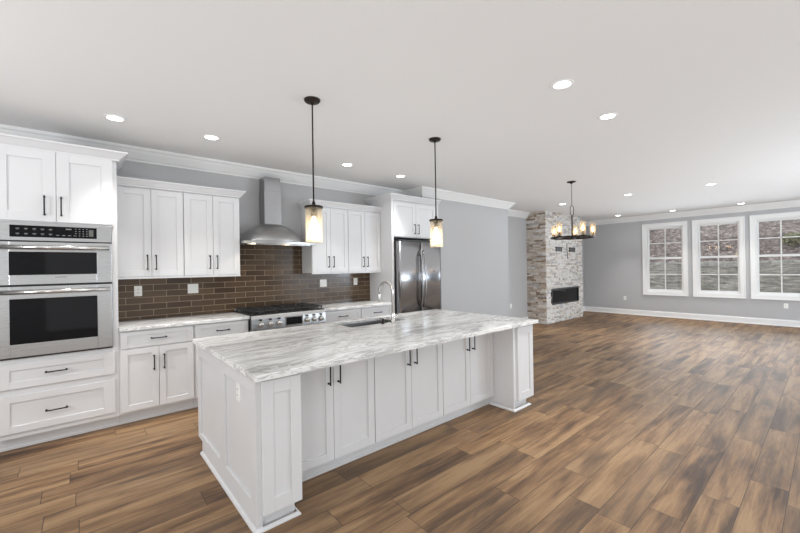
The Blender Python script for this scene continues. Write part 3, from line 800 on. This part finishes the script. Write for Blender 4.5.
# faucet
fc = thing('faucet', (2.585, 3.13, ST), 'brushed nickel gooseneck faucet standing at the sink edge on the island', 'faucet')
fx_, fy_ = 2.585, 3.13
b = MB(); b.lathe((fx_, fy_, ST), [(.027, 0), (.027, .010), (.020, .016), (.019, .10), (.0165, .115)], 24); obj('faucet_base', b, nickel, fc)
b = MB(); pts = [(fx_, fy_, ST+.09), (fx_, fy_, 1.265)]; R_ = .105
for i in range(1, 15):
    a_ = math.pi*i/14; pts.append((fx_-.02*i/14, fy_+R_-R_*math.cos(a_), 1.265+R_*math.sin(a_)))
pts.append((fx_-.02, fy_+2*R_+.002, 1.225))
b.tube(pts, .0155, 14); obj('spout', b, nickel, fc)
b = MB(); b.tube([(fx_-.02, fy_+2*R_+.002, 1.235), (fx_-.02, fy_+2*R_+.002, 1.225), (fx_-.02, fy_+2*R_+.004, 1.150), (fx_-.02, fy_+2*R_+.004, 1.14)], [.0155, .0175, .0175, .014], 14); obj('spray_head', b, nickel, fc)
b = MB(); b.tube([(fx_+.01, fy_, ST+.065), (fx_+.05, fy_, ST+.065)], .013, 12); b.tube([(fx_+.045, fy_, ST+.065), (fx_+.062, fy_+.01, ST+.075), (fx_+.10, fy_+.02, ST+.10)], [.010, .006, .005], 10); obj('lever_handle', b, nickel, fc)
sd = thing('soap_dispenser', (2.46, 3.15, ST), 'small dark soap dispenser pump left of the island faucet', 'soap dispenser')
b = MB(); b.lathe((2.46, 3.15, ST), [(.018, 0), (.018, .006), (.010, .010), (.009, .04), (.011, .045), (.011, .058), (.0, .06)], 18); obj('pump_body', b, bronze, sd)
b = MB(); b.tube([(2.46, 3.15, ST+.05), (2.46, 3.19, ST+.055), (2.46, 3.205, ST+.045)], .005, 8); obj('pump_nozzle', b, bronze, sd)

# ------------------------------------------------------------------ pendants
def copy_tree(o, parent=None):
    c_ = o.copy(); COL.objects.link(c_)
    if parent: c_.parent = parent
    for chd in [x for x in bpy.data.objects if x.parent == o]: copy_tree(chd, c_)
    return c_
pd = thing('pendant_light', (1.478, 2.80, 1.745), 'bronze rod pendant with lit amber glass cylinder over the near end of the island', 'pendant light', 'island pendants')
px, py = 1.478, 2.80
b = MB(); b.lathe((px, py, CEIL), [(.066, 0), (.066, -.010), (.058, -.020), (.016, -.024), (.010, -.04)], 32); obj('canopy', b, bronze, pd)
b = MB(); b.tube([(px, py, CEIL-.03), (px, py, 2.075)], .0065, 12); obj('rod', b, bronze, pd)
b = MB(); b.lathe((px, py, 2.03), [(.074, 0), (.076, .004), (.076, .014), (.070, .018), (.018, .022), (.014, .045), (.008, .06)], 36); b.lathe((px, py, 1.96), [(.024, 0), (.026, .03), (.026, .07)], 20); obj('cap', b, bronze, pd)
b = MB(); b.lathe((px, py, 1.745), [(.068, 0), (.068, .285), (.064, .285), (.064, 0)], 40, closed=True); obj('glass_shade', b, pend_glass, pd)
b = MB(); b.lathe((px, py, 1.835), [(.0, 0), (.018, .004), (.029, .02), (.032, .045), (.028, .075), (.018, .10), (.013, .125)], 24); obj('bulb', b, bulb_m, pd)
l = bpy.data.lights.new('pendant_glow', 'POINT'); l.energy = 1.7; l.color = (1, .84, .62); l.shadow_soft_size = .035
lo = bpy.data.objects.new('pendant_glow', l); COL.objects.link(lo); lo.parent = pd; lo.location = (0, 0, .045)
p2 = copy_tree(pd); p2.location = (2.97, 2.83, 1.745); p2['label'] = 'bronze rod pendant with lit amber glass cylinder over the far end of the island'

# ------------------------------------------------------------------ chandelier
hx, hy, R_ = 6.31, 2.86, .33
cd = thing('chandelier', (hx, hy, 1.98), 'dark bronze ring chandelier with five lit candle lamps hanging near the fireplace', 'chandelier')
b = MB(); b.lathe((hx, hy, CEIL), [(.07, 0), (.07, -.012), (.02, -.022), (.012, -.04)], 28); obj('canopy', b, bronze, cd)
b = MB(); b.tube([(hx, hy, CEIL-.03), (hx, hy, 2.52)], .004, 8); b.tube([(hx, hy, 2.36), (hx, hy, 1.98)], .011, 10)
for s_ in (-1, 1): b.tube([(hx, hy, 2.53), (hx+s_*.028*cy, hy-s_*.028*sy, 2.50), (hx+s_*.028*cy, hy-s_*.028*sy, 2.38), (hx, hy, 2.35)], .005, 8)
b.lathe((hx, hy, 1.965), [(.012, 0), (.028, .01), (.028, .03), (.012, .045)], 18); obj('stem', b, bronze, cd)
b = MB(); n = 48; ring = []
for i in range(n):
    a_ = 2*math.pi*i/n; ring.append((a_,))
prof = [(R_-.012, -.012), (R_+.012, -.012), (R_+.012, .012), (R_-.012, .012)]
b.lathe((hx, hy, 1.985), prof, 48, closed=True)
v0 = Vector((hx, hy, 0)).normalized(); vr = Vector((v0.y, -v0.x, 0))
angs = (72, 152, 216, 300, 9)
for a_ in angs:
    d_ = vr*math.sin(math.radians(a_)) + v0*math.cos(math.radians(a_))
    b.tube([(hx, hy, 1.985), (hx+d_.x*R_, hy+d_.y*R_, 1.985)], .008, 8)
obj('ring_frame', b, bronze, cd)
for a_ in angs:
    d_ = vr*math.sin(math.radians(a_)) + v0*math.cos(math.radians(a_)); X_, Y_ = hx+d_.x*R_, hy+d_.y*R_
    b = MB(); b.lathe((X_, Y_, 1.995), [(.042, 0), (.045, .008), (.016, .012), (.013, .075), (.0, .076)], 20); sv = obj('candle_sleeve', b, bronze, cd)
    b = MB(); b.lathe((X_, Y_, 2.006), [(.044, 0), (.044, .22), (.041, .22), (.041, 0)], 24, closed=True); obj('glass_cylinder', b, pend_glass, sv)
    l = bpy.data.lights.new('candle_glow', 'POINT'); l.energy = 1.3; l.color = (1, .76, .46); l.shadow_soft_size = .02
    lo = bpy.data.objects.new('candle_glow', l); COL.objects.link(lo); lo.location = (X_, Y_, 2.12)
    b = MB(); b.lathe((X_, Y_, 2.072), [(.008, 0), (.017, .018), (.020, .04), (.014, .07), (.0, .10)], 16); obj('bulb', b, bulb_soft, sv)

# ------------------------------------------------------------------ recessed downlights
spots = [(.26, 4.245, 'recessed white ceiling downlight above the wall oven tower'),
         (1.07, 4.25, 'recessed white ceiling downlight in front of the upper cabinets left of the hood'),
         (2.76, 4.265, 'recessed white ceiling downlight in front of the cabinets right of the hood'),
         (3.75, 4.31, 'recessed white ceiling downlight just before the refrigerator'),
         (2.85, 1.35, 'largest recessed ceiling downlight, top right of the picture nearest the camera'),
         (3.80, 1.37, 'second largest recessed ceiling downlight, just beyond the nearest one at right'),
         (8.45, 4.04, 'recessed ceiling downlight beside the chandelier canopy, before the fireplace'),
         (8.42, 2.68, 'recessed ceiling downlight right of the chandelier, middle of its row across the living area'),
         (8.55, 1.40, 'recessed ceiling downlight at the right end of the living area row nearer the kitchen'),
         (11.82, 4.03, 'recessed ceiling downlight at the left end of the row along the windows'),
         (11.98, 2.76, 'recessed ceiling downlight in the middle of the row along the windows'),
         (12.0, 1.41, 'recessed ceiling downlight at the right end of the row along the windows')]
first = None
for i, (x, y, lab) in enumerate(spots):
    if first is None:
        first = thing('recessed_downlight', (x, y, CEIL-.008), lab, 'downlight', 'recessed ceiling downlights')
        b = MB(); b.lathe((x, y, CEIL), [(.062, 0), (.085, 0), (.085, -.004), (.078, -.008), (.062, -.008)], 36, closed=True); obj('trim_ring', b, trim_paint, first)
        b = MB(); b.lathe((x, y, CEIL-.0052), [(.0, 0), (.0625, 0), (.0625, .004), (.0, .004)], 36); obj('lens', b, led, first)
        l = bpy.data.lights.new('downlight_beam', 'AREA'); l.shape = 'DISK'; l.size = .12; l.energy = 4.5; l.color = (1, .97, .93); l.spread = math.radians(68)
        lo = bpy.data.objects.new('downlight_beam', l); COL.objects.link(lo); lo.parent = first; lo.location = (0, 0, -.004)
    else:
        c_ = copy_tree(first); c_.location = (x, y, CEIL-.008); c_['label'] = lab
